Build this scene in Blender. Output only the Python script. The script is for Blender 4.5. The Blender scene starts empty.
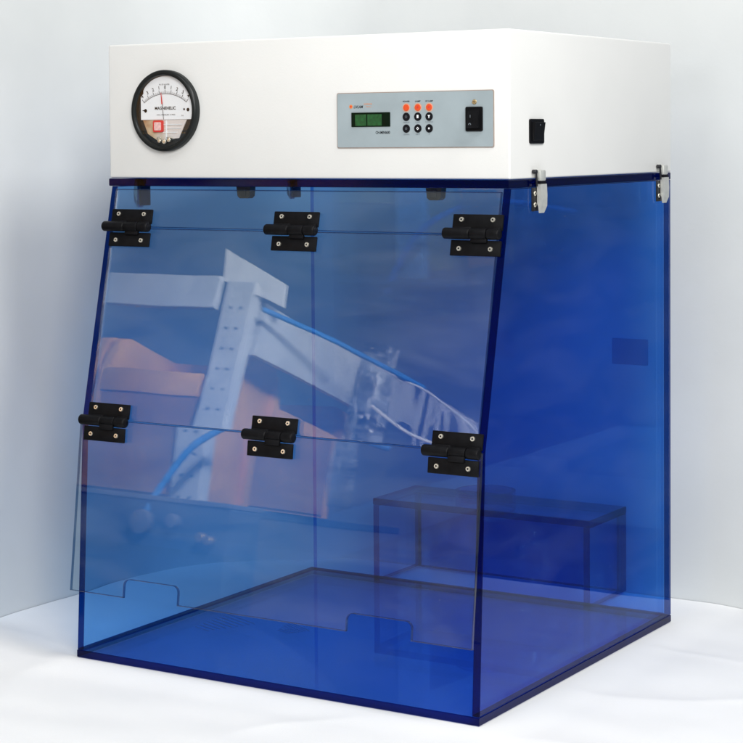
import bpy, bmesh, math, random
from mathutils import Vector, Matrix, noise
random.seed(4)
S = bpy.context.scene
COL = S.collection
R = math.radians

# ------------------------------------------------------------------ camera
cam_d = bpy.data.cameras.new('camera'); cam = bpy.data.objects.new('camera', cam_d); COL.objects.link(cam)
cam.location = (1.65446, -2.06139, 0.68049)
cam.rotation_euler = (1.52715, 0.00887, 0.56698)
cam_d.sensor_fit = 'HORIZONTAL'; cam_d.sensor_width = 36
cam_d.lens = 1954.97 / 743 * 36
cam_d.shift_x = 46.265 / 743; cam_d.shift_y = -146.886 / 743
cam_d.clip_start = 0.05; cam_d.clip_end = 100
S.camera = cam
# ------------------------------------------------------------------ world, lamps, exposure
S.view_settings.view_transform = 'Standard'; S.view_settings.look = 'None'
S.view_settings.exposure = 0; S.view_settings.gamma = 1
S.cycles.transparent_max_bounces = 64
S.cycles.max_bounces = 20; S.cycles.glossy_bounces = 8; S.cycles.diffuse_bounces = 5
S.cycles.caustics_reflective = False; S.cycles.caustics_refractive = False
world = bpy.data.worlds.new('World'); S.world = world; world.use_nodes = True
world.node_tree.nodes['Background'].inputs[0].default_value = (0.95, 0.98, 1.0, 1)
world.node_tree.nodes['Background'].inputs[1].default_value = 0.26
def area(name, loc, aim, size, power, col=(1, 1, 1)):
    l = bpy.data.lights.new(name, 'AREA'); l.shape = 'DISK'; l.size = size; l.energy = power; l.color = col
    o = bpy.data.objects.new(name, l); COL.objects.link(o); o.location = loc
    o.rotation_euler = (Vector(aim) - Vector(loc)).to_track_quat('-Z', 'Y').to_euler()
    return o
area('key_lamp', (3.5, -3.7, 2.4), (0.3, 0.1, 0.5), 2.0, 200, (1.0, 0.99, 0.97))
area('side_lamp', (2.6, -0.5, 3.1), (0.4, 0.2, 0.5), 1.0, 72, (1.0, 0.99, 0.97))
area('ceiling_lamp', (0.25, -1.3, 2.4), (0.25, 0.1, 0.2), 0.9, 10.5, (0.98, 0.99, 1.0))
area('window_lamp', (0.2, -5.2, 2.2), (0.3, 0.4, 0.5), 1.4, 32, (0.98, 0.99, 1.0))
def spot(name, loc, aim, power, ang, col=(1, 1, 1)):
    l = bpy.data.lights.new(name, 'SPOT'); l.energy = power; l.spot_size = R(ang); l.spot_blend = 0.5
    l.shadow_soft_size = 0.15; l.color = col
    o = bpy.data.objects.new(name, l); COL.objects.link(o); o.location = loc
    o.rotation_euler = (Vector(aim) - Vector(loc)).to_track_quat('-Z', 'Y').to_euler()
spot('added_rack_spot', (-0.1, -0.95, 1.45), (-1.45, -2.4, 0.75), 520, 62)  # added spot, brightens the rack so its reflection shows in the doors

# ------------------------------------------------------------------ dimensions (metres)
W, D = 0.600, 0.4866
ZT, ZW = 0.6305, 0.8088          # top of blue chamber, top of white box
YB, ZB = 0.067, 0.3154           # bend of the side panels (hinge line)
YF = 0.0846                      # forward reach of the base
YD, ZD = 0.0997, 0.0924          # lower edge of the loose lower door
TH, THB = 0.0100, 0.0140         # blue acrylic
XWALL, YWALL = -0.245, 0.622

# ------------------------------------------------------------------ materials
def new_mat(name):
    m = bpy.data.materials.new(name); m.use_nodes = True; m.node_tree.nodes.clear()
    return m, m.node_tree.nodes, m.node_tree.links
def solid(name, col, rough=0.5, metal=0.0, var=0.05, scale=30.0, bump=0.0, bscale=200.0, spec=0.5, coat=0.0):
    m, n, l = new_mat(name)
    out = n.new('ShaderNodeOutputMaterial'); b = n.new('ShaderNodeBsdfPrincipled')
    tc = n.new('ShaderNodeTexCoord'); nz = n.new('ShaderNodeTexNoise'); nz.inputs['Scale'].default_value = scale
    nz.inputs['Detail'].default_value = 5
    l.new(tc.outputs['Object'], nz.inputs['Vector'])
    rp = n.new('ShaderNodeValToRGB')
    rp.color_ramp.elements[0].position = 0.3; rp.color_ramp.elements[1].position = 0.7
    rp.color_ramp.elements[0].color = tuple(max(0, c * (1 - var)) for c in col) + (1,)
    rp.color_ramp.elements[1].color = tuple(min(1, c * (1 + var)) for c in col) + (1,)
    l.new(nz.outputs['Fac'], rp.inputs['Fac']); l.new(rp.outputs['Color'], b.inputs['Base Color'])
    mr = n.new('ShaderNodeMapRange'); mr.inputs['To Min'].default_value = rough * 0.85; mr.inputs['To Max'].default_value = min(1, rough * 1.15)
    l.new(nz.outputs['Fac'], mr.inputs['Value']); l.new(mr.outputs['Result'], b.inputs['Roughness'])
    b.inputs['Metallic'].default_value = metal; b.inputs['Specular IOR Level'].default_value = spec
    b.inputs['Coat Weight'].default_value = coat
    if bump:
        n2 = n.new('ShaderNodeTexNoise'); n2.inputs['Scale'].default_value = bscale; n2.inputs['Detail'].default_value = 3
        l.new(tc.outputs['Object'], n2.inputs['Vector'])
        bp = n.new('ShaderNodeBump'); bp.inputs['Strength'].default_value = bump; bp.inputs['Distance'].default_value = 0.001
        l.new(n2.outputs['Fac'], bp.inputs['Height']); l.new(bp.outputs['Normal'], b.inputs['Normal'])
    l.new(b.outputs[0], out.inputs[0])
    return m
def acrylic(name, tint, ior=1.49, dust=0.0, rough=0.0, haze=0.0, wob=0.0):
    """Thin clear sheet face: straight tinted transmission plus Fresnel reflection, with a little dust."""
    m, n, l = new_mat(name)
    out = n.new('ShaderNodeOutputMaterial')
    tr = n.new('ShaderNodeBsdfTransparent'); tr.inputs[0].default_value = (*tint, 1)
    gl = n.new('ShaderNodeBsdfGlossy'); gl.inputs['Roughness'].default_value = rough
    gl.inputs['Color'].default_value = (1, 1, 1, 1)
    geo = n.new('ShaderNodeNewGeometry')
    mr = n.new('ShaderNodeMapRange'); mr.inputs['To Min'].default_value = ior; mr.inputs['To Max'].default_value = 1 / ior
    l.new(geo.outputs['Backfacing'], mr.inputs['Value'])
    fr = n.new('ShaderNodeFresnel'); l.new(mr.outputs['Result'], fr.inputs['IOR'])
    mx = n.new('ShaderNodeMixShader')
    l.new(fr.outputs[0], mx.inputs[0]); l.new(tr.outputs[0], mx.inputs[1]); l.new(gl.outputs[0], mx.inputs[2])
    tc = n.new('ShaderNodeTexCoord')
    if wob:
        nw = n.new('ShaderNodeTexNoise'); nw.inputs['Scale'].default_value = 7; nw.inputs['Detail'].default_value = 1
        l.new(tc.outputs['Object'], nw.inputs['Vector'])
        bp = n.new('ShaderNodeBump'); bp.inputs['Strength'].default_value = 1; bp.inputs['Distance'].default_value = wob
        l.new(nw.outputs['Fac'], bp.inputs['Height']); l.new(bp.outputs['Normal'], gl.inputs['Normal'])
    # dust specks and faint wiped haze on the sheet; the haze also paints veiling glare
    nz = n.new('ShaderNodeTexNoise'); nz.inputs['Scale'].default_value = 260; nz.inputs['Detail'].default_value = 1
    l.new(tc.outputs['Object'], nz.inputs['Vector'])
    rp = n.new('ShaderNodeMapRange'); rp.inputs['From Min'].default_value = 0.80; rp.inputs['From Max'].default_value = 0.86
    rp.inputs['To Max'].default_value = dust
    l.new(nz.outputs['Fac'], rp.inputs['Value'])
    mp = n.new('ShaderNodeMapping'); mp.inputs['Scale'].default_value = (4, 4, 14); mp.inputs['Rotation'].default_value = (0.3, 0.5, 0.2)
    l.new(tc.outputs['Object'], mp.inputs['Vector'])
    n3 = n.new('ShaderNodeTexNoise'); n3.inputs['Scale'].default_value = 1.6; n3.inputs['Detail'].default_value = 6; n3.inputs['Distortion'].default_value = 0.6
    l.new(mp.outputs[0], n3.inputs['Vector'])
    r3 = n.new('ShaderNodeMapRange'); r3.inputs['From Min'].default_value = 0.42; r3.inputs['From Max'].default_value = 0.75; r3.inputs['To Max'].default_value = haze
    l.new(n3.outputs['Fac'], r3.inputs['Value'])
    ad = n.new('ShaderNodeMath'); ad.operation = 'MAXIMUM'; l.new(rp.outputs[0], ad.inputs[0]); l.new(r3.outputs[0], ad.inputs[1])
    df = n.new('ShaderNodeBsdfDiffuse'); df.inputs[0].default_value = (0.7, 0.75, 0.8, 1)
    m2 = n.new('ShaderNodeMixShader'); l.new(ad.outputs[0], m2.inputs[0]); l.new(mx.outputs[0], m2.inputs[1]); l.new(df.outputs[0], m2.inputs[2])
    l.new(m2.outputs[0], out.inputs[0])
    return m
TB = (0.16, 0.42, 0.85)                                     # transmission of one 10 mm blue sheet
M = {}
M['blue'] = acrylic('blue_acrylic', tuple(math.sqrt(c) for c in TB), ior=1.43, dust=0.22, haze=0.012)
TS = (0.18, 0.455, 0.85); TF = (0.19, 0.35, 0.78)                                  # the polished side sheets
M['blue_edge'] = acrylic('blue_acrylic_cut_edge', (0.006, 0.060, 0.27), ior=1.20, dust=0.01, rough=0.08, haze=0.0)
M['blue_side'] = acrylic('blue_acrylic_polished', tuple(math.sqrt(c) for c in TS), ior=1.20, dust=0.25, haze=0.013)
M['blue_floor'] = acrylic('blue_acrylic_floor', tuple(math.sqrt(c) for c in TF), ior=1.43, dust=0.3, haze=0.014)
M['blue_thin'] = acrylic('blue_acrylic_thin', tuple(c ** 0.2 for c in TB), dust=0.05, haze=0.004)
M['thin_edge'] = acrylic('blue_acrylic_thin_cut_edge', (0.055, 0.17, 0.54), ior=1.18, rough=0.08)
M['clear'] = acrylic('clear_acrylic', (0.955, 0.98, 0.98), ior=1.56, dust=0.14, haze=0.022, wob=0.00012)
M['clear_edge'] = acrylic('clear_acrylic_cut_edge', (0.22, 0.34, 0.48), dust=0.02, rough=0.15, haze=0.03)
M['film'] = acrylic('clear_film', (0.93, 0.94, 0.95), ior=1.5, dust=0.05, haze=0.07)
M['white'] = solid('white_powder_coat', (0.735, 0.735, 0.715), 0.42, var=0.012, scale=12, bump=0.10, bscale=420)
M['black'] = solid('black_nylon', (0.005, 0.005, 0.006), 0.42, var=0.3, scale=90, bump=0.1, bscale=700, spec=0.10)
M['rubber'] = solid('black_rubber', (0.014, 0.016, 0.017), 0.5, var=0.25, scale=60)
M['bezel'] = solid('gauge_bezel_grey_black', (0.007, 0.009, 0.009), 0.36, var=0.2, scale=60, bump=0.1, bscale=500, spec=0.3)
M['steel'] = solid('screw_steel', (0.80, 0.76, 0.66), 0.25, metal=0.85, var=0.1, scale=200)
M['chrome'] = solid('latch_cast_zinc', (0.52, 0.53, 0.50), 0.40, metal=0.3, var=0.1, scale=120, bump=0.1, bscale=400)
M['dark_steel'] = solid('latch_dark_steel', (0.05, 0.05, 0.055), 0.3, metal=0.8, var=0.2, scale=150)
M['panel'] = solid('panel_blue_grey_film', (0.315, 0.375, 0.40), 0.42, var=0.08, scale=22, bump=0.05, bscale=600)
M['panel_rim'] = solid('panel_brown_rim', (0.34, 0.27, 0.23), 0.5, var=0.1, scale=80)
M['lcd_glass'] = solid('lcd_dark_green_glass', (0.001, 0.008, 0.003), 0.3, var=0.2, scale=100, spec=0.12)
M['lcd_seg'] = solid('lcd_green_field', (0.006, 0.075, 0.018), 0.3, var=0.35, scale=260)
M['ink'] = solid('black_ink', (0.005, 0.005, 0.007), 0.6, var=0.1, spec=0.15)
M['grey_ink'] = solid('grey_ink', (0.13, 0.15, 0.17), 0.6, var=0.1)
M['white_ink'] = solid('white_ink', (0.8, 0.82, 0.84), 0.6, var=0.05)
M['orange_ink'] = solid('orange_ink', (0.72, 0.24, 0.05), 0.5, var=0.1)
M['pale_orange'] = solid('pale_orange_halo', (0.55, 0.36, 0.26), 0.5, var=0.05)
M['dial'] = solid('dial_white', (0.82, 0.82, 0.84), 0.45, var=0.01)
M['red'] = solid('red_plastic', (0.62, 0.035, 0.035), 0.4, var=0.08)
M['pink'] = solid('pink_window', (0.80, 0.48, 0.46), 0.35, var=0.15, scale=300)
M['brass'] = solid('brass', (0.55, 0.40, 0.20), 0.3, metal=0.8, var=0.15, scale=150)
M['sticker'] = acrylic('blue_translucent_sticker', (0.72, 0.78, 0.88), rough=0.3)
M['steel_white'] = solid('white_painted_steel', (0.66, 0.67, 0.66), 0.5, var=0.08, scale=14)
M['tan'] = solid('tan_orange_plastic', (0.80, 0.40, 0.075), 0.5, var=0.15, scale=9)
M['tan_shaded'] = solid('shaded_orange_plastic', (0.42, 0.20, 0.06), 0.5, var=0.2, scale=9)  # shade painted into the bin fronts: darker copy of the tan plastic
M['cabinet'] = solid('dark_slate_paint', (0.05, 0.075, 0.11), 0.4, var=0.2, scale=12)
M['hose'] = solid('blue_hose', (0.05, 0.22, 0.55), 0.4, var=0.1)
M['card'] = solid('white_card', (0.86, 0.85, 0.80), 0.6, var=0.03)
M['floor'] = solid('grey_floor', (0.16, 0.16, 0.17), 0.6, var=0.1, scale=4)
def gauge_lower():
    m, n, l = new_mat('gauge_clear_lower_amber')
    out = n.new('ShaderNodeOutputMaterial'); b = n.new('ShaderNodeBsdfPrincipled'); b.inputs['Roughness'].default_value = 0.3
    tc = n.new('ShaderNodeTexCoord'); sp = n.new('ShaderNodeSeparateXYZ'); l.new(tc.outputs['Object'], sp.inputs[0])
    nz = n.new('ShaderNodeTexNoise'); nz.inputs['Scale'].default_value = 110; nz.inputs['Detail'].default_value = 3
    l.new(tc.outputs['Object'], nz.inputs['Vector'])
    mr = n.new('ShaderNodeMapRange'); mr.inputs['From Min'].default_value = -0.038; mr.inputs['From Max'].default_value = 0.034
    l.new(sp.outputs['X'], mr.inputs['Value'])
    ad = n.new('ShaderNodeMath'); ad.operation = 'MULTIPLY_ADD'; ad.inputs[1].default_value = 0.5; l.new(nz.outputs['Fac'], ad.inputs[0]); l.new(mr.outputs[0], ad.inputs[2])
    rp = n.new('ShaderNodeValToRGB'); e = rp.color_ramp.elements
    e[0].position = 0.22; e[0].color = (0.36, 0.17, 0.08, 1); e[1].position = 0.85; e[1].color = (0.66, 0.60, 0.58, 1)
    x = e.new(0.5); x.color = (0.55, 0.42, 0.28, 1)
    l.new(ad.outputs[0], rp.inputs[0]); l.new(rp.outputs[0], b.inputs['Base Color']); l.new(b.outputs[0], out.inputs[0])
    return m
M['amber'] = gauge_lower()
def wall_mat():
    m, n, l = new_mat('painted_wall')
    out = n.new('ShaderNodeOutputMaterial'); b = n.new('ShaderNodeBsdfPrincipled'); b.inputs['Roughness'].default_value = 0.7
    b.inputs['Specular IOR Level'].default_value = 0.2
    tc = n.new('ShaderNodeTexCoord')
    nz = n.new('ShaderNodeTexNoise'); nz.inputs['Scale'].default_value = 6; nz.inputs['Detail'].default_value = 8
    l.new(tc.outputs['Object'], nz.inputs['Vector'])
    rp = n.new('ShaderNodeValToRGB'); e = rp.color_ramp.elements
    e[0].position = 0.3; e[0].color = (0.575, 0.595, 0.595, 1); e[1].position = 0.7; e[1].color = (0.62, 0.638, 0.635, 1)
    l.new(nz.outputs['Fac'], rp.inputs[0]); l.new(rp.outputs[0], b.inputs['Base Color'])
    n2 = n.new('ShaderNodeTexNoise'); n2.inputs['Scale'].default_value = 170; n2.inputs['Detail'].default_value = 4
    l.new(tc.outputs['Object'], n2.inputs['Vector'])
    bp = n.new('ShaderNodeBump'); bp.inputs['Strength'].default_value = 0.12; bp.inputs['Distance'].default_value = 0.001
    l.new(n2.outputs['Fac'], bp.inputs['Height']); l.new(bp.outputs[0], b.inputs['Normal'])
    l.new(b.outputs[0], out.inputs[0]); return m
M['wall'] = wall_mat()
def cloth_mat():
    m, n, l = new_mat('white_table_cloth')
    out = n.new('ShaderNodeOutputMaterial'); b = n.new('ShaderNodeBsdfPrincipled'); b.inputs['Roughness'].default_value = 0.85
    b.inputs['Specular IOR Level'].default_value = 0.1
    tc = n.new('ShaderNodeTexCoord')
    nz = n.new('ShaderNodeTexNoise'); nz.inputs['Scale'].default_value = 5; nz.inputs['Detail'].default_value = 6
    l.new(tc.outputs['Object'], nz.inputs['Vector'])
    rp = n.new('ShaderNodeValToRGB'); e = rp.color_ramp.elements
    e[0].position = 0.3; e[0].color = (0.83, 0.84, 0.85, 1); e[1].position = 0.7; e[1].color = (0.875, 0.88, 0.885, 1)
    l.new(nz.outputs['Fac'], rp.inputs[0]); l.new(rp.outputs[0], b.inputs['Base Color'])
    w1 = n.new('ShaderNodeTexNoise'); w1.inputs['Scale'].default_value = 420; w1.inputs['Detail'].default_value = 2
    l.new(tc.outputs['Object'], w1.inputs['Vector'])
    bp = n.new('ShaderNodeBump'); bp.inputs['Strength'].default_value = 0.3; bp.inputs['Distance'].default_value = 0.0006
    l.new(w1.outputs['Fac'], bp.inputs['Height']); l.new(bp.outputs[0], b.inputs['Normal'])
    l.new(b.outputs[0], out.inputs[0]); return m
M['cloth'] = cloth_mat()

# ------------------------------------------------------------------ mesh helpers
def link(name, bm, mats, parent=None, smooth=False, label=None):
    me = bpy.data.meshes.new(name); bmesh.ops.recalc_face_normals(bm, faces=bm.faces[:]); bm.to_mesh(me); bm.free()
    for m in (mats if isinstance(mats, (list, tuple)) else [mats]): me.materials.append(M[m])
    if smooth:
        for f in me.polygons: f.use_smooth = True
        try: me.set_sharp_from_angle(angle=R(35))
        except Exception: pass
    o = bpy.data.objects.new(name, me); COL.objects.link(o)
    if parent: o.parent = parent
    if label: o['label'] = label
    return o
def tag(o, label, cat, group=None):
    o['label'] = label; o['category'] = cat
    if group: o['group'] = group
    return o
def empty(name, loc=(0, 0, 0), rot=(0, 0, 0), parent=None):
    o = bpy.data.objects.new(name, None); COL.objects.link(o); o.location = loc; o.rotation_euler = rot
    o.empty_display_size = 0.05
    if parent: o.parent = parent
    return o
def box(bm, x0, x1, y0, y1, z0, z1, bev=0.0, mi=0, segs=2, mat=None):
    vs = bmesh.ops.create_cube(bm, size=1)['verts']
    bmesh.ops.scale(bm, vec=(x1 - x0, y1 - y0, z1 - z0), verts=vs)
    bmesh.ops.translate(bm, vec=((x0 + x1) / 2, (y0 + y1) / 2, (z0 + z1) / 2), verts=vs)
    fs = set(f for v in vs for f in v.link_faces)
    for f in fs: f.material_index = mi
    if bev:
        es = set(e for v in vs for e in v.link_edges)
        r = bmesh.ops.bevel(bm, geom=list(es), offset=bev, segments=segs, profile=0.5, affect='EDGES')
        vs = list(set(v for f in r['faces'] for v in f.verts) | set(v for v in vs if v.is_valid))
    if mat is not None:
        vs = [v for v in vs if v.is_valid]
        bmesh.ops.transform(bm, matrix=mat, verts=vs)
    return vs
def cyl(bm, p0, p1, r, seg=32, r2=None, mi=0, bev=0.0):
    p0, p1 = Vector(p0), Vector(p1); d = p1 - p0
    mtx = Matrix.Translation((p0 + p1) / 2) @ d.to_track_quat('Z', 'Y').to_matrix().to_4x4()
    vs = bmesh.ops.create_cone(bm, cap_ends=True, segments=seg, radius1=r, radius2=r if r2 is None else r2, depth=d.length, matrix=mtx)['verts']
    fs = set(f for v in vs for f in v.link_faces)
    for f in fs: f.material_index = mi
    if bev:
        es = [e for e in set(e for v in vs for e in v.link_edges) if any(len(f.verts) > 4 for f in e.link_faces)]
        bmesh.ops.bevel(bm, geom=es, offset=bev, segments=3, profile=0.5, affect='EDGES')
    return vs
def slab(poly, to3d, th_vec, bev=0.0008, glued=None):
    """A sheet cut to a 2-D outline: big faces get material 0, cut edges (with a tiny polished chamfer) material 1."""
    bm = bmesh.new()
    a = [bm.verts.new(to3d(*p)) for p in poly]
    f = bm.faces.new(a)
    r = bmesh.ops.extrude_face_region(bm, geom=[f])
    nv = [v for v in r['geom'] if isinstance(v, bmesh.types.BMVert)]
    bmesh.ops.translate(bm, vec=th_vec, verts=nv)
    bmesh.ops.recalc_face_normals(bm, faces=bm.faces[:])
    d = Vector(th_vec).normalized()
    for g in bm.faces: g.material_index = 0 if abs(g.normal.dot(d)) > 0.9 or (glued == 'x' and abs(g.normal.x) > 0.9) or (glued == 'y' and g.normal.y > 0.9) else 1
    if bev:
        es = [e for e in bm.edges if len(e.link_faces) == 2 and e.link_faces[0].material_index != e.link_faces[1].material_index]
        bmesh.ops.bevel(bm, geom=es, offset=bev, segments=1, profile=0.5, affect='EDGES', material=1)
    return bm
def ring(bm, cx, cz, prof, seg=64, mi=0):
    """lathe a profile of (radius, y) around the -Y axis through (cx, cz)"""
    rows = []
    for i in range(seg):
        a = 2 * math.pi * i / seg
        rows.append([bm.verts.new((cx + r * math.cos(a), y, cz + r * math.sin(a))) for r, y in prof])
    for i in range(seg):
        p, q = rows[i], rows[(i + 1) % seg]
        for k in range(len(prof) - 1):
            f = bm.faces.new((p[k], q[k], q[k + 1], p[k + 1])); f.material_index = mi
def disc(bm, cx, cz, r, y, seg=32, mi=0, rz=None):
    vs = [bm.verts.new((cx + r * math.cos(2 * math.pi * i / seg), y, cz + (rz or r) * math.sin(2 * math.pi * i / seg))) for i in range(seg)]
    f = bm.faces.new(vs); f.material_index = mi
    return f
def plate(bm, pts, y0, y1, mi=0):
    """flat outline in x,z, thickened from y0 (back) to y1 (front)"""
    a = [bm.verts.new((x, y1, z)) for x, z in pts]; b = [bm.verts.new((x, y0, z)) for x, z in pts]
    fs = [bm.faces.new(a), bm.faces.new(b[::-1])]
    for i in range(len(pts)):
        j = (i + 1) % len(pts); fs.append(bm.faces.new((a[i], b[i], b[j], a[j])))
    for f in fs: f.material_index = mi
def rrect(x0, x1, z0, z1, r, n=5):
    out = []
    for cx, cz, a0 in ((x1 - r, z1 - r, 0), (x0 + r, z1 - r, 90), (x0 + r, z0 + r, 180), (x1 - r, z0 + r, 270)):
        for i in range(n + 1):
            a = R(a0 + 90 * i / n); out.append((cx + r * math.cos(a), cz + r * math.sin(a)))
    return out
def text_into(bm, s, cx, cz, h, y, width=None, rot=0.0, mi=0, bold=0.0, shear=0.0):
    cu = bpy.data.curves.new('lettering', 'FONT'); cu.body = s; cu.size = 1.0; cu.align_x = 'CENTER'; cu.offset = bold; cu.shear = shear
    cu.resolution_u = 3
    to = bpy.data.objects.new('lettering', cu); COL.objects.link(to)
    dg = bpy.context.evaluated_depsgraph_get(); me = bpy.data.meshes.new_from_object(to.evaluated_get(dg))
    bpy.data.objects.remove(to); bpy.data.curves.remove(cu)
    if not me.vertices: return
    xs = [v.co.x for v in me.vertices]; ys = [v.co.y for v in me.vertices]
    k = h / 0.70; kx = k if width is None else width / max(1e-6, max(xs) - min(xs))
    ox = (max(xs) + min(xs)) / 2; oy = 0.35
    c, sn = math.cos(rot), math.sin(rot)
    mp = {}
    for v in me.vertices:
        x, z = (v.co.x - ox) * kx, (v.co.y - oy) * k
        mp[v.index] = bm.verts.new((cx + x * c - z * sn, y, cz + x * sn + z * c))
    for p in me.polygons:
        try:
            f = bm.faces.new([mp[i] for i in p.vertices]); f.material_index = mi
        except ValueError: pass
    bpy.data.meshes.remove(me)

# ================================================================== THE SETTING
# table: cloth-covered top with low wrinkles, flat where the hood stands
def table():
    bm = bmesh.new()
    X0, X1, Y0, Y1 = XWALL + 0.001, 1.9, -1.25, YWALL - 0.001
    nx, ny = 330, 290
    vs = []
    for j in range(ny + 1):
        row = []
        for i in range(nx + 1):
            x = X0 + (X1 - X0) * i / nx; y = Y0 + (Y1 - Y0) * j / ny
            dx = max(-x, 0, x - W); dy = max(-YF - y, 0, y - D - 0.15)
            k = min(1, math.hypot(dx, dy) / 0.07); k = k * k * (3 - 2 * k)
            a = noise.noise(Vector((x * 3.2 + y * 1.1, y * 7.5 - x * 1.6, 0.3)))
            b = noise.noise(Vector((x * 9 - y * 4, y * 17 + x * 5, 2.3)))
            c = 1 - abs(noise.noise(Vector((x * 2.2 + y * 1.5, y * 5.0 - x * 1.8, 7.7)))) * 2
            z = (0.0024 * a + 0.0014 * b + 0.0020 * max(0, c) ** 4) * k - 0.0050 * k - 0.0006
            row.append(bm.verts.new((x, y, z)))
        vs.append(row)
    for j in range(ny):
        for i in range(nx):
            bm.faces.new((vs[j][i], vs[j][i + 1], vs[j + 1][i + 1], vs[j + 1][i]))
    # thickness below
    box(bm, X0, X1, Y0, Y1, -0.05, -0.018)
    t = empty('table', (0.5, -0.3, -0.76))
    o = link('tablecloth', bm, 'cloth', t, smooth=True); o.location = -Vector(t.location)
    bm = bmesh.new()
    for x in (X0 + 0.05, X1 - 0.05):
        for y in (Y0 + 0.05, Y1 - 0.05):
            b2 = bmesh.new(); box(b2, x - .025, x + .025, y - .025, y + .025, -0.76, -0.051, 0.003)
            l = link('leg', b2, 'steel_white', t); l.location = -Vector(t.location)
    bm.free()
    tag(t, 'white cloth covered table that the blue hood stands on', 'table')
table()
bm = bmesh.new()
path = [(XWALL, 0.008)] + [(XWALL + 0.30 - 0.30 * math.cos(R(a)), YWALL - 0.30 + 0.30 * math.sin(R(a))) for a in range(0, 91, 5)] + [(0.659, YWALL)]
back = [(XWALL - 0.03, 0.008)] + [(XWALL + 0.30 - 0.33 * math.cos(R(a)), YWALL - 0.30 + 0.33 * math.sin(R(a))) for a in range(0, 91, 5)] + [(0.659, YWALL + 0.03)]
lo = [bm.verts.new((x, y, -0.3)) for x, y in path + back[::-1]]; hi = [bm.verts.new((x, y, 1.7)) for x, y in path + back[::-1]]
n_ = len(path); N_ = 2 * n_
for k in range(N_): bm.faces.new((lo[k], lo[(k + 1) % N_], hi[(k + 1) % N_], hi[k]))
for k in range(n_ - 1):
    bm.faces.new((hi[k], hi[k + 1], hi[N_ - 2 - k], hi[N_ - 1 - k])); bm.faces.new((lo[k], lo[N_ - 1 - k], lo[N_ - 2 - k], lo[k + 1]))
tag(link('wall', bm, 'wall', smooth=True), 'pale grey seamless backdrop wall curving round behind the hood', 'wall')
bm = bmesh.new(); box(bm, 0.660, 2.6, YWALL + 0.002, YWALL + 0.04, -0.3, 1.7, 0.002)
tag(link('blocker', bm, 'cabinet'), 'added dark slate panel to the right of the pale backdrop wall', 'blocker')  # added unseen panel, keeps reflections in the right side sheet dark
bm = bmesh.new(); box(bm, -5, 4, -6, 1.6, -0.80, -0.76)
o = link('floor', bm, 'floor'); o['kind'] = 'structure'

# ================================================================== THE HOOD
hood = empty('clean_hood', (W / 2, 0.2, 0))
HOFF = -Vector(hood.location)
tag(hood, 'desktop clean hood with blue acrylic chamber and white control box on top', 'clean hood')
def part(name, bm, mats, parent=hood, smooth=False, label=None):
    o = link(name, bm, mats, parent, smooth, label)
    if parent is hood: o.location = HOFF
    return o
g = 0.0004
# floor sheet, back sheet, sides, top plate
part('floor_panel', slab([(0, -YF), (W, -YF), (W, D), (0, D)], lambda x, y: (x, y, 0.0), (0, 0, TH)), ['blue_floor', 'blue_edge'])
part('back_panel', slab([(TH + g, TH + g), (W - TH - g, TH + g), (W - TH - g, ZT - TH - g), (TH + g, ZT - TH - g)], lambda x, z: (x, D, z), (0, -TH, 0), glued='x'), ['blue', 'blue_edge'])
side = [(-YF + 0.0006, TH + g), (D, TH + g), (D, ZT - TH - g), (0.002, ZT - TH - g), (-YB, ZB)]
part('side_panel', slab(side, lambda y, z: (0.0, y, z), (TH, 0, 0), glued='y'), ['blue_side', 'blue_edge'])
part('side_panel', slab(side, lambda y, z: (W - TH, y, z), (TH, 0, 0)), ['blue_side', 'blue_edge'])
part('top_plate', slab([(0, -0.004), (W, -0.004), (W, D), (0, D)], lambda x, y: (x, y, ZT - TH), (0, 0, TH)), ['blue', 'blue_edge'])
# front: fixed strip, upper door, lower door (clear)
TD = 0.005
nU = Vector((0, -(ZT - ZB), -(0) + YB)).normalized()          # outward normal of the upper slope
nU = Vector((0, -(ZT - ZB), YB)).normalized(); nU = Vector((0, nU.y, nU.z))
OFF = 0.0002 - TD
def on_upper(x, z, d=0.0):                                     # point on the door's inner face at height z
    y = -YB * (ZT - z) / (ZT - ZB)
    return Vector((x, y, z)) + nU * (OFF + d)
part('fixed_front_panel', slab([(TH + g, 0.5668), (W - TH - g, 0.5668), (W - TH - g, 0.6165), (TH + g, 0.6165)], lambda x, z: on_upper(x, z), nU * TD, 0.0006), ['clear', 'clear_edge'])
part('upper_door', slab([(TH + g, 0.3165), (W - TH - g, 0.3165), (W - TH - g, 0.5652), (TH + g, 0.5652)], lambda x, z: on_upper(x, z), nU * TD, 0.0006), ['clear', 'clear_edge'])
pH = on_upper(0, 0.3150, TD) + nU * (TD + 0.0006); pB = Vector((0, -YD, ZD))
dL = (pH - pB); nL = Vector((0, -dL.z, dL.y)).normalized()
def on_lower(x, s, d=0.0):                                     # s = 0 bottom edge .. 1 hinge line ; outer face
    return Vector((x, 0, 0)) + pB + dL * s + nL * d
def notch(x0, x1, h, r):
    pts = [(x0, 0.0), (x0, h - r)]
    pts += [(x0 + r - r * math.cos(R(a)), h - r + r * math.sin(R(a))) for a in (20, 45, 70, 90)]
    pts += [(x1 - r + r * math.sin(R(a)), h - r + r * math.cos(R(a))) for a in (0, 20, 45, 70)]
    pts += [(x1, h - r), (x1, 0.0)]
    return pts
L = dL.length
outl = [(0.0015, 0)] + notch(0.090, 0.176, 0.024, 0.008) + notch(0.428, 0.517, 0.022, 0.008) + [(W - 0.0015, 0), (W - 0.0015, L), (0.0015, L)]
part('lower_door', slab(outl, lambda x, s: on_lower(x, s / L), -nL * TD, 0.0006), ['clear', 'clear_edge'])

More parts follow.
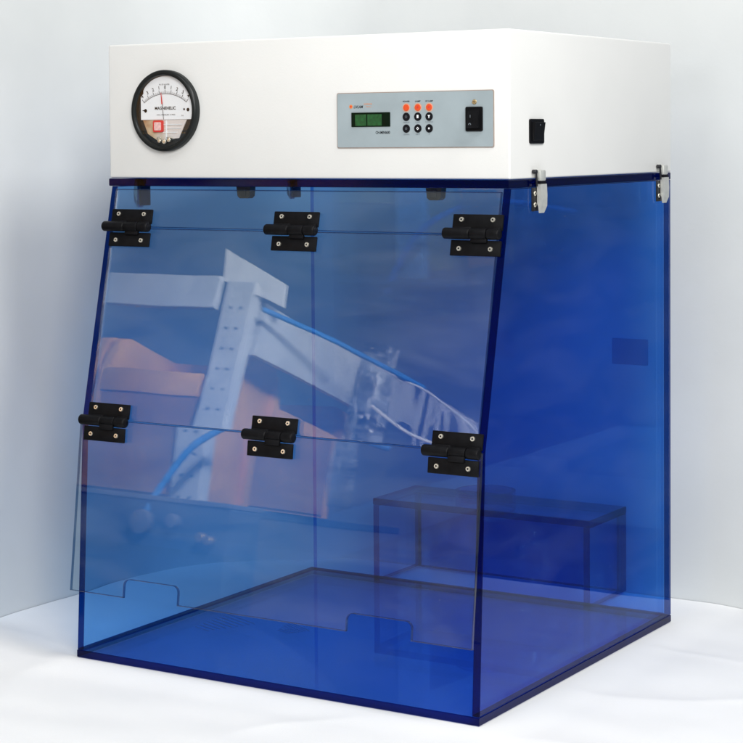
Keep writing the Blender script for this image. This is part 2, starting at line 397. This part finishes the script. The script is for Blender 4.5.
# white control box
bm = bmesh.new(); box(bm, -0.0005, W + 0.0005, -0.0015, D + 0.001, ZT + 0.0006, ZW, 0.0022, segs=3)
part('control_box', bm, 'white', smooth=True)

# hinge (one built, five copied); its own frame: x along the barrel, y outward is -Y, z up, origin on the door surface at the barrel
def make_hinge(tilt_low, proud=0.0):
    h = empty('hinge', parent=hood)
    def leaf(name, z0, z1, rot):
        bm = bmesh.new(); box(bm, 0.0085, 0.0755, -0.0038, -0.0002, z0, z1, 0.0009)
        if z0 > 0:
            box(bm, 0.012, 0.036, -0.0075, -0.0030, z0 - 0.004, z0 + 0.0035, 0.0012); box(bm, 0.058, 0.0745, -0.0075, -0.0030, z0 - 0.004, z0 + 0.0035, 0.0012)
        else:
            box(bm, 0.036, 0.058, -0.0075, -0.0030, z1 - 0.0035, z1 + 0.004, 0.0012)
        bmesh.ops.rotate(bm, cent=(0, 0, 0), matrix=Matrix.Rotation(rot, 3, 'X'), verts=bm.verts)
        if z0 < 0: bmesh.ops.translate(bm, vec=(0, -proud, 0), verts=bm.verts)
        return link(name, bm, 'black', h, smooth=True)
    leaf('leaf', 0.0045, 0.0238, 0); leaf('leaf', -0.0262, -0.0075, tilt_low)
    bm = bmesh.new()
    cyl(bm, (-0.0008, -0.0062, 0), (0.0355, -0.0062, 0), 0.0068, 28, bev=0.0022)
    cyl(bm, (0.036, -0.0062, 0), (0.0575, -0.0062, 0), 0.0066, 28, bev=0.0006)
    cyl(bm, (0.058, -0.0062, 0), (0.0748, -0.0062, 0), 0.0068, 28, bev=0.0022)
    link('barrel', bm, 'black', h, smooth=True)
    for x in (0.0205, 0.0625):
        for z in (0.0173, -0.0178):
            bm = bmesh.new()
            cyl(bm, (0, -0.0030, 0), (0, -0.0050, 0), 0.0034, 20, r2=0.0027)
            cyl(bm, (0, -0.0045, 0), (0, -0.00515, 0), 0.0012, 6, mi=1)
            rr = Matrix.Rotation(tilt_low if z < 0 else 0, 3, 'X')
            s = link('screw', bm, ['steel', 'ink'], h, smooth=True); s.location = rr @ Vector((x, 0, z)) + Vector((0, -proud if z < 0 else 0, 0)); s.rotation_euler = (0, R(17 + 53 * x * 100 + 900 * z), 0)
    return h
tilt_up = math.atan2(YB, ZT - ZB)
tilt_dn = math.atan2(-(pB.y - pH.y), pH.z - pB.z)
def copy_tree(o, parent=None):
    c = o.copy(); COL.objects.link(c)
    if parent: c.parent = parent
    for ch in list(o.children):
        copy_tree(ch, c)
    return c
proto = make_hinge(0.0)
protoB = make_hinge(tilt_up - tilt_dn, 0.0058)
XS = (0.0035, 0.2645, 0.5218)
for k, x in enumerate(XS):
    for zc, pr in ((0.566, proto), (0.3135, protoB)):
        h = pr if k == 0 else copy_tree(pr, hood)
        p = on_upper(x, zc, TD)
        h.location = p + HOFF; h.rotation_euler = (-tilt_up, 0, 0)
        h['group'] = 'black door hinges'

# differential pressure gauge
GX, GZ = 0.0968, 0.7197
gauge = empty('pressure_gauge', Vector((GX, -0.0015, GZ)) + HOFF, parent=hood)
bm = bmesh.new()
ring(bm, 0, 0, [(0.0500, -0.0002), (0.0535, -0.0002), (0.0536, -0.0065), (0.0529, -0.0085), (0.0512, -0.0098), (0.0488, -0.0100), (0.0472, -0.0092), (0.0464, -0.0075), (0.0462, -0.0010)], 80)
link('bezel', bm, 'bezel', gauge, smooth=True)
bm = bmesh.new(); disc(bm, 0, 0, 0.0470, -0.0012, 64); link('back_plate', bm, 'rubber', gauge)
# white dial: shaped outline, above the straight cut
pts = []
for a in range(0, 181, 6):
    r = 0.0457
    x, z = r * math.cos(R(a)), r * math.sin(R(a))
    pts.append((x, z))
dial = [(0.0435, -0.0115)] + [(max(-0.0405 if z < 0.022 else -0.036, x), z) for x, z in pts if not (x < -0.012 and z > 0.0425)] + [(-0.0405, -0.0115)]
bm = bmesh.new(); plate(bm, dial, -0.0020, -0.0036); link('dial', bm, 'dial', gauge)
bm = bmesh.new(); plate(bm, [(0.034, -0.0118), (0.021, -0.036), (-0.014, -0.039), (-0.030, -0.030), (-0.038, -0.0118)], -0.0016, -0.0028)
link('clear_lower_body', bm, 'amber', gauge)
bm = bmesh.new()
for zz, xx, ln in ((-0.018, 0.012, .03), (-0.023, 0.011, .026), (-0.0285, 0.007, .022)): box(bm, xx - ln / 2, xx + ln / 2, -0.0040, -0.0029, zz - .0004, zz + .0004)
box(bm, 0.0005, 0.0018, -0.0042, -0.0029, -0.038, -0.0125)
link('moulded_ribs', bm, 'white_ink', gauge)
bm = bmesh.new()
for (x, z, r) in ((-0.010, -0.0395, 0.0028), (-0.002, -0.0405, 0.0034), (0.0055, -0.0385, 0.003)): cyl(bm, (x, -0.002, z), (x, -0.0055, z), r, 16, bev=0.0006)
box(bm, -0.014, -0.007, -0.005, -0.002, -0.0375, -0.0345, 0.0005); box(bm, 0.002, 0.011, -0.005, -0.002, -0.0365, -0.0345, 0.0005)
link('zero_screw', bm, ['steel'], gauge, smooth=True)
bm = bmesh.new()
o_ = rrect(-0.0195, -0.0035, -0.0280, -0.0125, 0.0022); i_ = rrect(-0.0170, -0.0060, -0.0256, -0.0149, 0.0012)
plate(bm, o_, -0.0029, -0.0056); plate(bm, i_, -0.0056, -0.0062, 1)
link('red_window', bm, ['red', 'pink'], gauge)
bm = bmesh.new(); yk = -0.0040
AC = -0.035; AR = 0.0575
for k in range(41):
    a = R(90 + 37 - 74 * k / 40); maj = k % 5 == 0
    r0, r1 = AR, AR + (0.0052 if maj else 0.0028); w = 0.00032 if maj else 0.00018
    c, s = math.cos(a), math.sin(a)
    vs = [bm.verts.new((r * c + q * s * w, yk, AC + r * s - q * c * w)) for r, q in ((r0, -1), (r1, -1), (r1, 1), (r0, 1))]
    bm.faces.new(vs)
prev = None
for k in range(41):
    a = R(90 + 37 - 74 * k / 40)
    q = [bm.verts.new((r * math.cos(a), yk, AC + r * math.sin(a))) for r in (AR - 0.0004, AR + 0.0001)]
    if prev: bm.faces.new((prev[0], prev[1], q[1], q[0]))
    prev = q
for k, ch in enumerate('432101234'):
    a = R(90 + 35 - 70 * k / 8); r = AR + 0.0085
    if abs(r * math.cos(a)) < 0.040: text_into(bm, ch, r * math.cos(a), AC + r * math.sin(a), 0.0045, yk, rot=a - R(90), bold=0.01)
text_into(bm, 'MAGNEHELIC', 0.000, 0.0035, 0.0040, yk, width=0.034, bold=0.02)
text_into(bm, 'MAX. PRESSURE 15 PSIG', 0.001, -0.0052, 0.0016, yk, width=0.030)
text_into(bm, 'IN. OF WATER', -0.001, 0.0345, 0.0018, yk, width=0.017)
text_into(bm, '0.6', 0.028, -0.0065, 0.0018, yk)
disc(bm, 0.0370, 0.0010, 0.0023, yk, 20); disc(bm, 0.0308, 0.0016, 0.0014, yk, 16); disc(bm, -0.0325, 0.0004, 0.0024, yk, 20)
vs = [bm.verts.new(v) for v in ((-0.0375, yk, 0.0002), (-0.0325, yk, 0.0000), (-0.0325, yk, 0.0014), (-0.0375, yk, 0.0012))]; bm.faces.new(vs)
link('dial_lettering', bm, 'ink', gauge)
bm = bmesh.new()
na = R(90 + 5.5)
def npt(r, w): return (r * math.cos(na) + w * math.sin(na), AC + r * math.sin(na) - w * math.cos(na))
plate(bm, [npt(0.024, -0.0002), npt(0.024, 0.0002), npt(0.046, 0.0002), npt(0.046, -0.0002)], -0.0046, -0.0050, 1)
plate(bm, [npt(0.044, -0.0009), npt(0.044, 0.0009), npt(0.0592, 0.0003), npt(0.0592, -0.0003)], -0.0052, -0.0056, 0)
link('needle', bm, ['red', 'ink'], gauge)
bm = bmesh.new(); disc(bm, 0, 0, 0.0465, -0.0068, 64)
M['gauge_glass'] = acrylic('gauge_window', (0.97, 0.985, 0.985), dust=0.02)
link('window', bm, 'gauge_glass', gauge)

# control panel
cp = empty('control_panel', Vector((0, -0.0015, 0)) + HOFF, parent=hood)
bm = bmesh.new(); plate(bm, rrect(0.3612, 0.5803, 0.6690, 0.7375, 0.0022), -0.0001, -0.0011)
link('panel_frame', bm, 'panel_rim', cp)
bm = bmesh.new(); plate(bm, rrect(0.3622, 0.5793, 0.6700, 0.7365, 0.0020), -0.0012, -0.0016)
link('panel_face', bm, 'panel', cp)
lcd = bmesh.new(); plate(lcd, rrect(0.3829, 0.4383, 0.6952, 0.7129, 0.0006), -0.0016, -0.0024)
plate(lcd, rrect(0.3885, 0.4045, 0.6966, 0.7105, 0.0005), -0.0024, -0.0026, 1)
plate(lcd, rrect(0.4062, 0.4265, 0.6966, 0.7105, 0.0005), -0.0024, -0.0026, 1)
link('display', lcd, ['lcd_glass', 'lcd_seg'], cp)
bm = bmesh.new(); yt = -0.00175
text_into(bm, 'LIVLAM', 0.3928, 0.7200, 0.0034, yt, width=0.0135, bold=0.02, shear=0.25)
link('brand_lettering', bm, 'ink', cp); bm = bmesh.new()
text_into(bm, 'CH-MINI600', 0.4276, 0.6882, 0.0033, yt, width=0.0205, bold=0.025)
link('type_lettering', bm, 'ink', cp); bm = bmesh.new()
for s, x, w in (('POWER', 0.4611, 0.0095), ('LAMP', 0.4772, 0.0075), ('UV LAMP', 0.4929, 0.0105)): text_into(bm, s, x, 0.7255, 0.0017, yt, width=w, bold=0.03)
link('caption_lettering', bm, 'ink', cp)
bm = bmesh.new()
for s, x, z, w in (('ON/OFF', .4611, .7000, .0090), ('UP', .4772, .7000, .0065), ('UV/FAN', .4929, .7003, .0105), ('DOWN', .4611, .6853, .0080), ('SET', .4772, .6855, .0065), ('F', .4929, .6855, .0012)):
    text_into(bm, s, x, z, 0.0015, yt, width=w, bold=0.01)
link('grey_lettering', bm, 'grey_ink', cp)
bm = bmesh.new()
disc(bm, 0.3820, 0.7203, 0.0025, yt, 24); disc(bm, 0.3820, 0.7203, 0.0013, yt - 0.0001, 16, 1)
text_into(bm, 'SCIENCE', 0.4065, 0.7232, 0.0018, yt, width=0.0115, bold=0.01); text_into(bm, 'TECH', 0.4072, 0.7199, 0.0015, yt, width=0.0075)
link('orange_logo', bm, ['orange_ink', 'red'], cp)
M['lamp_orange'] = solid('orange_indicator', (0.62, 0.065, 0.012), 0.4, var=0.05, scale=400)
bs = M['lamp_orange'].node_tree.nodes['Principled BSDF']; bs.inputs['Emission Color'].default_value = (1, 0.16, 0.02, 1); bs.inputs['Emission Strength'].default_value = 0.06
for i, x in enumerate((0.4611, 0.4772, 0.4929)):
    bm = bmesh.new(); disc(bm, x, 0.7179, 0.0056, -0.00172, 28, 1)  # flat pale disc paints the glow halo around the light
    cyl(bm, (x, -0.0016, 0.7179), (x, -0.0026, 0.7179), 0.0042, 24, mi=0, bev=0.0005)
    if i: disc(bm, x, 0.7181, 0.0014, -0.00265, 12, 2)
    link('indicator_light', bm, ['lamp_orange', 'pale_orange', 'red'], cp, smooth=False)
    for j, z in enumerate((0.7068, 0.6925)):
        bm = bmesh.new(); cyl(bm, (x, -0.0016, z), (x, -0.0026, z), 0.0051, 28, bev=0.0006)
        yi = -0.0027
        if (i, j) == (0, 0): ring(bm, x, z, [(0.0011, yi), (0.0015, yi)], 16, 2)
        if (i, j) == (1, 0): plate(bm, rrect(x - .0013, x + .0013, z - .0018, z + .0022, .0006), -0.0026, yi, 1)
        if (i, j) == (2, 0): plate(bm, [(x - .0018, z + .0018), (x + .0018, z + .0018), (x + .0006, z - .0002), (x + .0005, z - .002), (x - .0005, z - .002), (x - .0006, z - .0002)], -0.0026, yi, 1)
        if (i, j) == (0, 1): ring(bm, x, z, [(0.0009, yi), (0.0014, yi)], 16, 2); 
        if (i, j) == (1, 1): ring(bm, x, z, [(0.0010, yi), (0.0020, yi)], 4, 1)
        if (i, j) == (2, 1): disc(bm, x, z, 0.0012, yi, 16, 1)
        link('button', bm, ['ink', 'white_ink', 'grey_ink'], cp)
sw = bmesh.new()
plate(sw, rrect(0.5433, 0.5658, 0.6884, 0.7176, 0.0018), -0.0016, -0.0036)
plate(sw, rrect(0.5455, 0.5636, 0.6910, 0.7150, 0.0010), -0.0036, -0.0042)
v0 = [sw.verts.new(p) for p in ((0.5462, -0.0042, 0.6918), (0.5629, -0.0042, 0.6918), (0.5629, -0.0042, 0.7142), (0.5462, -0.0042, 0.7142))]
v1 = [sw.verts.new(p) for p in ((0.5466, -0.0090, 0.6922), (0.5625, -0.0090, 0.6922), (0.5625, -0.0052, 0.7138), (0.5466, -0.0052, 0.7138))]
sw.faces.new(v1)
for i in range(4): sw.faces.new((v0[i], v1[i], v1[(i + 1) % 4], v0[(i + 1) % 4]))
rk = link('power_switch', sw, ['black'], cp)
bm = bmesh.new(); ring(bm, 0.5515, 0.6965, [(0.0009, -0.00835), (0.0018, -0.00835)], 20); plate(bm, [(0.5512, .7045), (0.5518, .7045), (0.5518, .7080), (0.5512, .7080)], -0.0068, -0.0072)
link('switch_mark', bm, 'grey_ink', cp)
bm = bmesh.new(); cyl(bm, (0.5545, -0.0016, 0.7232), (0.5545, -0.0030, 0.7232), 0.0031, 20, r2=0.0024)
box(bm, 0.5526, 0.5564, -0.0031, -0.0029, 0.7229, 0.7235, mi=1); link('panel_screw', bm, ['brass', 'ink'], cp)

# rocker on the right cheek of the control box
bm = bmesh.new(); yx = W + 0.0005
def to_right(b):                                       # plates drawn in (x,z) at -y become plates on the +x side
    for v in b.verts: v.co = Vector((yx - v.co.y, v.co.x, v.co.z))
plate(bm, rrect(0.0486, 0.0858, 0.6730, 0.7027, 0.0026), 0.0, -0.0022)
plate(bm, rrect(0.0520, 0.0824, 0.6758, 0.6999, 0.0015), -0.0022, -0.0030)
v0 = [bm.verts.new(p) for p in ((0.0535, -0.0030, 0.6768), (0.0810, -0.0030, 0.6768), (0.0810, -0.0030, 0.6990), (0.0535, -0.0030, 0.6990))]
v1 = [bm.verts.new(p) for p in ((0.0540, -0.0038, 0.6772), (0.0805, -0.0038, 0.6772), (0.0805, -0.0066, 0.6986), (0.0540, -0.0066, 0.6986))]
bm.faces.new(v1)
for i in range(4): bm.faces.new((v0[i], v1[i], v1[(i + 1) % 4], v0[(i + 1) % 4]))
disc(bm, 0.066, 0.6955, 0.0010, -0.0068, 12, 1)
to_right(bm); part('side_switch', bm, ['black', 'grey_ink'])

# draw latches between chamber and control box
def make_latch():
    t = empty('latch', parent=hood)                    # local: x outward, y along the depth, z up; origin at the seam
    bm = bmesh.new()
    box(bm, 0.0003, 0.0030, -0.010, 0.0105, 0.0012, 0.0106, 0.0006)
    box(bm, 0.0030, 0.0085, -0.007, 0.0085, -0.0030, 0.0108, 0.0022)
    link('keeper', bm, 'chrome', t, smooth=True)
    bm = bmesh.new(); cyl(bm, (0.001, -0.0140, 0.0088), (0.0070, -0.0140, 0.0088), 0.0026, 16, bev=0.0006); cyl(bm, (0.0055, -0.0135, 0.0080), (0.0055, -0.0115, -0.0090), 0.0013, 12)
    link('wire_loop', bm, 'dark_steel', t, smooth=True)
    bm = bmesh.new(); box(bm, 0.0003, 0.0022, -0.0170, 0.0060, -0.0390, -0.0105, 0.0008); box(bm, 0.0022, 0.0046, -0.0060, -0.0030, -0.0290, -0.0080, 0.0004)
    link('base_plate', bm, 'dark_steel', t, smooth=True)
    bm = bmesh.new()
    prof = [(0.0030, -0.0062), (0.0085, -0.0062), (0.0092, -0.0200), (0.0088, -0.0330), (0.0072, -0.0412), (0.0055, -0.0412), (0.0045, -0.0330), (0.0030, -0.0300)]
    a = [bm.verts.new((x, -0.0065, z)) for x, z in prof]; b = [bm.verts.new((x, 0.0095 - (0.005 if z < -0.035 else 0), z)) for x, z in prof]
    bm.faces.new(a); bm.faces.new(b[::-1])
    for i in range(len(prof)): j = (i + 1) % len(prof); bm.faces.new((a[i], b[i], b[j], a[j]))
    link('lever', bm, 'chrome', t)
    bm = bmesh.new(); box(bm, 0.0040, 0.0082, -0.0068, 0.0085, -0.0061, -0.0031)
    link('spring_gap', bm, 'ink', t)
    for z in (-0.0175, -0.0310):
        bm = bmesh.new(); cyl(bm, (0.0022, -0.0115, z), (0.0036, -0.0115, z), 0.0031, 18, bev=0.0006); cyl(bm, (0.0036, -0.0115, z), (0.0037, -0.0115, z), 0.0013, 10, mi=1)
        link('screw', bm, ['steel', 'ink'], t, smooth=True)
    return t
lp = make_latch()
for k, (x, y, rz) in enumerate(((W, 0.0705, 0), (W, 0.4500, 0), (0, 0.0705, math.pi), (0, 0.4500, math.pi))):
    t = lp if k == 0 else copy_tree(lp, hood)
    t.location = Vector((x + (0.0002 if rz == 0 else -0.0002), y, ZT)) + HOFF; t.rotation_euler = (0, 0, rz); t['group'] = 'silver draw latches'

# two small dark clips hanging behind the fixed strip
for x in (0.2068, 0.4886):
    bm = bmesh.new()
    plate(bm, [(x - .011, .0000 + ZT - TH - .0005), (x - .0095, ZT - .0225), (x - .006, ZT - .0255), (x + .006, ZT - .0255), (x + .0095, ZT - .0225), (x + .011, ZT - TH - .0005)], 0.026, 0.014)
    box(bm, x - .004, x + .004, 0.0125, 0.0140, ZT - .0225, ZT - .0125, 0.0008)
    part('ceiling_clip', bm, 'rubber')

# diagonal streaks laid on the floor sheet, painting in a reflection
bm = bmesh.new()
def streak(x, y, dx, dy, w=0.0010):
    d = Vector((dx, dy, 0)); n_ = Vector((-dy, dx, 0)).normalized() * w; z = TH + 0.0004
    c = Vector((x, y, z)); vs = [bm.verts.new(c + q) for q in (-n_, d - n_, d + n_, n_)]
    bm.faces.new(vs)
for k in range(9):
    t = k / 8; streak(0.064 - .004 * t, 0.092 + 0.082 * t, 0.030 + 0.036 * t, -0.010 - 0.018 * t)
part_streaks = bm; bm = bmesh.new()
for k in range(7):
    t = k / 6; streak(0.172 - .010 * t, 0.134 + 0.046 * t, 0.025 + 0.025 * t, -0.006 - 0.022 * t)
M['streak'] = acrylic('floor_streak', (0.42, 0.48, 0.62), rough=0.3)
part('reflection_streaks', part_streaks, 'streak'); part('reflection_streaks', bm, 'streak')

# exhaust box behind the back sheet, with a round collar
EX0, EX1, EY0, EY1, EZ1 = 0.113, 0.4755, D + g, 0.6165, 0.130
eb = empty('exhaust_box', HOFF, parent=hood)
tE = 0.010
link('back_sheet', slab([(EX0 + tE + g, .003), (EX1 - tE - g, .003), (EX1 - tE - g, EZ1 - tE - g), (EX0 + tE + g, EZ1 - tE - g)], lambda x, z: (x, EY1 - tE, z), (0, tE, 0)), ['blue_thin', 'thin_edge'], eb)
for x in (EX0, EX1 - tE):
    link('end_sheet', slab([(EY0, .003), (EY1, .003), (EY1, EZ1 - tE - g), (EY0, EZ1 - tE - g)], lambda y, z, x=x: (x, y, z), (tE, 0, 0)), ['blue_thin', 'thin_edge'], eb)
link('top_sheet', slab([(EX0, EY0), (EX1, EY0), (EX1, EY1), (EX0, EY1)], lambda x, y: (x, y, EZ1 - tE), (0, 0, tE)), ['blue_thin', 'thin_edge'], eb)
bm = bmesh.new(); cx_, cy_ = 0.268, 0.562
prof = [(0.046, 0.0004), (0.046, 0.0145), (0.041, 0.0145), (0.041, 0.0004)]
rows = [[bm.verts.new((cx_ + r * math.cos(2 * math.pi * i / 48), cy_ + r * math.sin(2 * math.pi * i / 48), EZ1 + z)) for r, z in prof] for i in range(48)]
for i in range(48):
    p, q = rows[i], rows[(i + 1) % 48]
    for k in range(4): f = bm.faces.new((p[k], q[k], q[(k + 1) % 4], p[(k + 1) % 4])); f.material_index = 1 if k in (1,) else 0
link('collar', bm, ['blue', 'thin_edge'], eb, smooth=True)
# translucent square sticker on the back sheet
bm = bmesh.new(); plate(bm, rrect(0.511, 0.566, 0.3585, 0.3955, 0.002), D + 0.0008, D + 0.0004); part('sticker', bm, 'sticker')

# ================================================================== WHAT THE CLEAR DOORS MIRROR: storage rack in front-left of the hood
FZ = -0.76
rack = empty('storage_rack', (-1.6, -2.7, FZ)); RO = -Vector(rack.location)
tag(rack, 'white slotted steel storage rack mirrored in the clear doors', 'rack')
def rpart(name, bm, mat): o = link(name, bm, mat, rack); o.location = RO
for (x, y) in ((-1.375, -2.2), (-2.55, -2.2), (-2.55, -3.5)):
    bm = bmesh.new(); box(bm, x - .038, x + .052, y - .010, y + .002, FZ, 1.245, 0.002); box(bm, x + .046, x + .054, y - .04, y - .011, FZ, 1.245, 0.002)
    for k in range(34):
        zz = FZ + 0.05 + k * 0.057; cyl(bm, (x - .008, y + .0022, zz), (x - .008, y + .0030, zz), .0045, 10, mi=1); cyl(bm, (x + .025, y + .0022, zz), (x + .025, y + .0030, zz), .0045, 10, mi=1)
    rpart('post', bm, ['steel_white', 'cabinet'])
bm = bmesh.new(); box(bm, -2.6, -1.435, -2.215, -2.190, 1.165, 1.258, 0.003); rpart('beam', bm, 'steel_white')
bm = bmesh.new()
vs = [(-1.312, -2.25), (-1.258, -2.85), (-1.278, -2.852), (-1.332, -2.252)]
a = [bm.verts.new((x, y, 1.06)) for x, y in vs]; b = [bm.verts.new((x, y, 1.205)) for x, y in vs]
bm.faces.new(a); bm.faces.new(b[::-1])
for i in range(4): bm.faces.new((a[i], b[i], b[(i + 1) % 4], a[(i + 1) % 4]))
rpart('beam', bm, 'steel_white')
for z in (0.699, 0.2535):
    bm = bmesh.new(); box(bm, -2.5, -1.40, -3.4, -2.23, z - .02, z, 0.002); rpart('shelf', bm, 'cabinet')
def make_bin():
    t = empty('storage_bin'); bm = bmesh.new()
    w, d, h = 0.178, 0.30, 0.40
    def side_(x):
        pr = [(0.001, 0), (0.001, .29), (-.03, .385), (-.07, h), (-d, h), (-d, 0)]
        a = [bm.verts.new((x - .012, y, z)) for y, z in pr]; b = [bm.verts.new((x + .012, y, z)) for y, z in pr]
        bm.faces.new(a); bm.faces.new(b[::-1])
        for i in range(len(pr)): j = (i + 1) % len(pr); bm.faces.new((a[i], b[i], b[j], a[j]))
    side_(-w); side_(w)
    box(bm, -w + .0125, w - .0125, -d, -d + .006, 0.0, h); box(bm, -w + .0125, w - .0125, -d + .0065, -.0085, 0, .006)
    link('tub', bm, 'tan', t)
    bm = bmesh.new(); box(bm, -w + .0125, w - .0125, -0.008, 0.0, 0.007, 0.224, .002); link('front', bm, 'tan_shaded', t)
    bm = bmesh.new(); box(bm, -w + .0125, w - .0125, -0.008, 0.010, 0.2245, 0.292, .006); link('lip', bm, 'tan', t, smooth=True)
    return t
bp_ = make_bin(); n_b = 0
for r_, z in enumerate((0.700, 0.254)):
    for c_, (x, y) in enumerate(((-1.615, -2.235), (-2.02, -2.235), (-1.385, -2.72))):
        b_ = bp_ if n_b == 0 else copy_tree(bp_); n_b += 1
        b_.location = (x, y, z); b_.rotation_euler = (0, 0, -math.pi / 2 + 0.1 if c_ == 2 else 0)
        tag(b_, 'tan open-front storage bin on the %s rack shelf, %s' % (('upper', 'lower')[r_], ('beside the front post', 'far from the post', 'facing the short side')[c_]), 'storage bin', 'tan bins on the white rack')
bm = bmesh.new(); plate(bm, [(-1.452, 1.345), (-1.231, 1.244), (-1.225, 1.183), (-1.436, 1.250)], -2.215, -2.207)
o = link('card_sheet', bm, 'card'); tag(o, 'white card leaning at the top corner of the steel rack', 'card')
# cabinet with connectors under the rack front
cab = empty('equipment_cabinet', (-1.6, -2.1, FZ)); CO = -Vector(cab.location)
tag(cab, 'dark slate equipment cabinet with round connectors in front of the rack', 'cabinet')
bm = bmesh.new(); box(bm, -2.3, -1.09, -2.16, -2.02, FZ, 0.24, .004); o = link('body', bm, 'cabinet', cab); o.location = CO
bm = bmesh.new(); box(bm, -2.3, -1.09, -2.165, -2.015, 0.2405, 0.252, .002); o = link('top', bm, 'floor', cab); o.location = CO
for x, z, r, mt in ((-1.345, .185, .030, 'floor'), (-1.25, .195, .018, 'floor'), (-1.16, .165, .013, 'brass'), (-1.135, .160, .012, 'brass')):
    bm = bmesh.new(); cyl(bm, (x, -2.0195, z), (x, -1.995, z), r, 20, bev=.003); o = link('connector', bm, mt, cab, smooth=True); o.location = CO
# blue hose
def tube(pts, r, seg=10):
    bm = bmesh.new(); rows = []
    P = [Vector(p) for p in pts]
    def cr(t):
        n = len(P) - 1; i = min(int(t * n), n - 1); u = t * n - i
        p0, p1, p2, p3 = P[max(i - 1, 0)], P[i], P[i + 1], P[min(i + 2, n)]
        return 0.5 * ((2 * p1) + (p2 - p0) * u + (2 * p0 - 5 * p1 + 4 * p2 - p3) * u * u + (3 * p1 - p0 - 3 * p2 + p3) * u ** 3)
    N = 40
    for k in range(N + 1):
        c = cr(k / N); d = (cr(min(1, k / N + .01)) - cr(max(0, k / N - .01))).normalized()
        a = d.orthogonal().normalized() if k == 0 else (prev_a - d * prev_a.dot(d)).normalized(); prev_a = a; b = d.cross(a)
        rows.append([bm.verts.new(c + r * (math.cos(2 * math.pi * i / seg) * a + math.sin(2 * math.pi * i / seg) * b)) for i in range(seg)])
    for k in range(N):
        for i in range(seg): bm.faces.new((rows[k][i], rows[k][(i + 1) % seg], rows[k + 1][(i + 1) % seg], rows[k + 1][i]))
    bm.faces.new(rows[0]); bm.faces.new(rows[-1][::-1])
    return bm
tag(link('hose', tube([(-1.345, -2.01, .19), (-1.33, -2.05, .28), (-1.27, -2.10, .40), (-1.17, -2.16, .47), (-1.06, -2.22, .49), (-0.95, -2.5, .45)], .009), 'hose', smooth=True), 'blue air hose curving up from the dark cabinet', 'hose')
tag(link('hose', tube([(-1.27, -2.18, 1.165), (-1.17, -2.3, 1.15), (-1.06, -2.45, 1.12), (-0.98, -2.6, 1.10)], .007), 'hose', smooth=True), 'blue hose running along the side beam of the rack', 'hose')
# clear plastic film draped along the rack side
bm = bmesh.new(); rows = []
for i in range(41):
    u = i / 40; row = []
    for j in range(17):
        v = j / 16
        x = -1.165 + 0.015 * u + 0.018 * noise.noise(Vector((u * 9, v * 2.5, 1))) + 0.05 * (1 - v) * u
        y = -2.55 - 0.85 * u; z = 1.20 - (0.32 + 0.1 * math.sin(u * 3)) * (1 - v)
        row.append(bm.verts.new((x, y, z)))
    rows.append(row)
for i in range(40):
    for j in range(16): bm.faces.new((rows[i][j], rows[i + 1][j], rows[i + 1][j + 1], rows[i][j + 1]))
o = link('plastic_film', bm, 'film', smooth=True); tag(o, 'clear crinkled plastic film hung along the rack side', 'film')
md = o.modifiers.new('thickness', 'SOLIDIFY'); md.thickness = 0.0015
M['crinkle'] = acrylic('crinkled_clear_film', (0.80, 0.82, 0.84), ior=1.7, dust=0.3, haze=0.45, rough=0.12)
bm = bmesh.new(); rows = []
for i in range(61):
    v = i / 60; row = []
    for j in range(21):
        u = j / 20 - .5
        a_ = noise.noise(Vector((u * 5, v * 7, 4.1))); b_2 = noise.noise(Vector((u * 16 + v * 3, v * 9, 8.8)))
        x = -1.140 + u * (.085 + .02 * math.sin(v * 5)) + .006 * a_; y = -2.60 + .030 * a_ + .014 * b_2 - u * .03; z = 1.215 - 0.93 * v + .01 * b_2
        row.append(bm.verts.new((x, y, z)))
    rows.append(row)
for i in range(60):
    for j in range(20): bm.faces.new((rows[i][j], rows[i + 1][j], rows[i + 1][j + 1], rows[i][j + 1]))
o = link('plastic_strip', bm, 'crinkle', smooth=True); md = o.modifiers.new('thickness', 'SOLIDIFY'); md.thickness = 0.001
tag(o, 'crumpled clear plastic strip hanging in front of the rack side', 'plastic strip')
tag(link('glint', tube([(-1.10, -2.55, 1.02), (-1.05, -2.55, 0.991), (-0.997, -2.55, .964), (-.946, -2.55, .945), (-.866, -2.55, .927), (-.80, -2.6, .925)], .0045), 'card', smooth=True), 'short white tube standing in for a glint beside the clear plastic strip', 'glint')  # thin tubes shaped as the bright glints along the film
tag(link('glint', tube([(-1.12, -2.55, 1.14), (-1.03, -2.55, 1.106), (-.96, -2.55, 1.085), (-.893, -2.55, 1.053), (-.789, -2.55, .99), (-.74, -2.56, .94)], .0028), 'steel_white', smooth=True), 'thin grey tube standing in for a glint at the top of the clear plastic strip', 'glint')
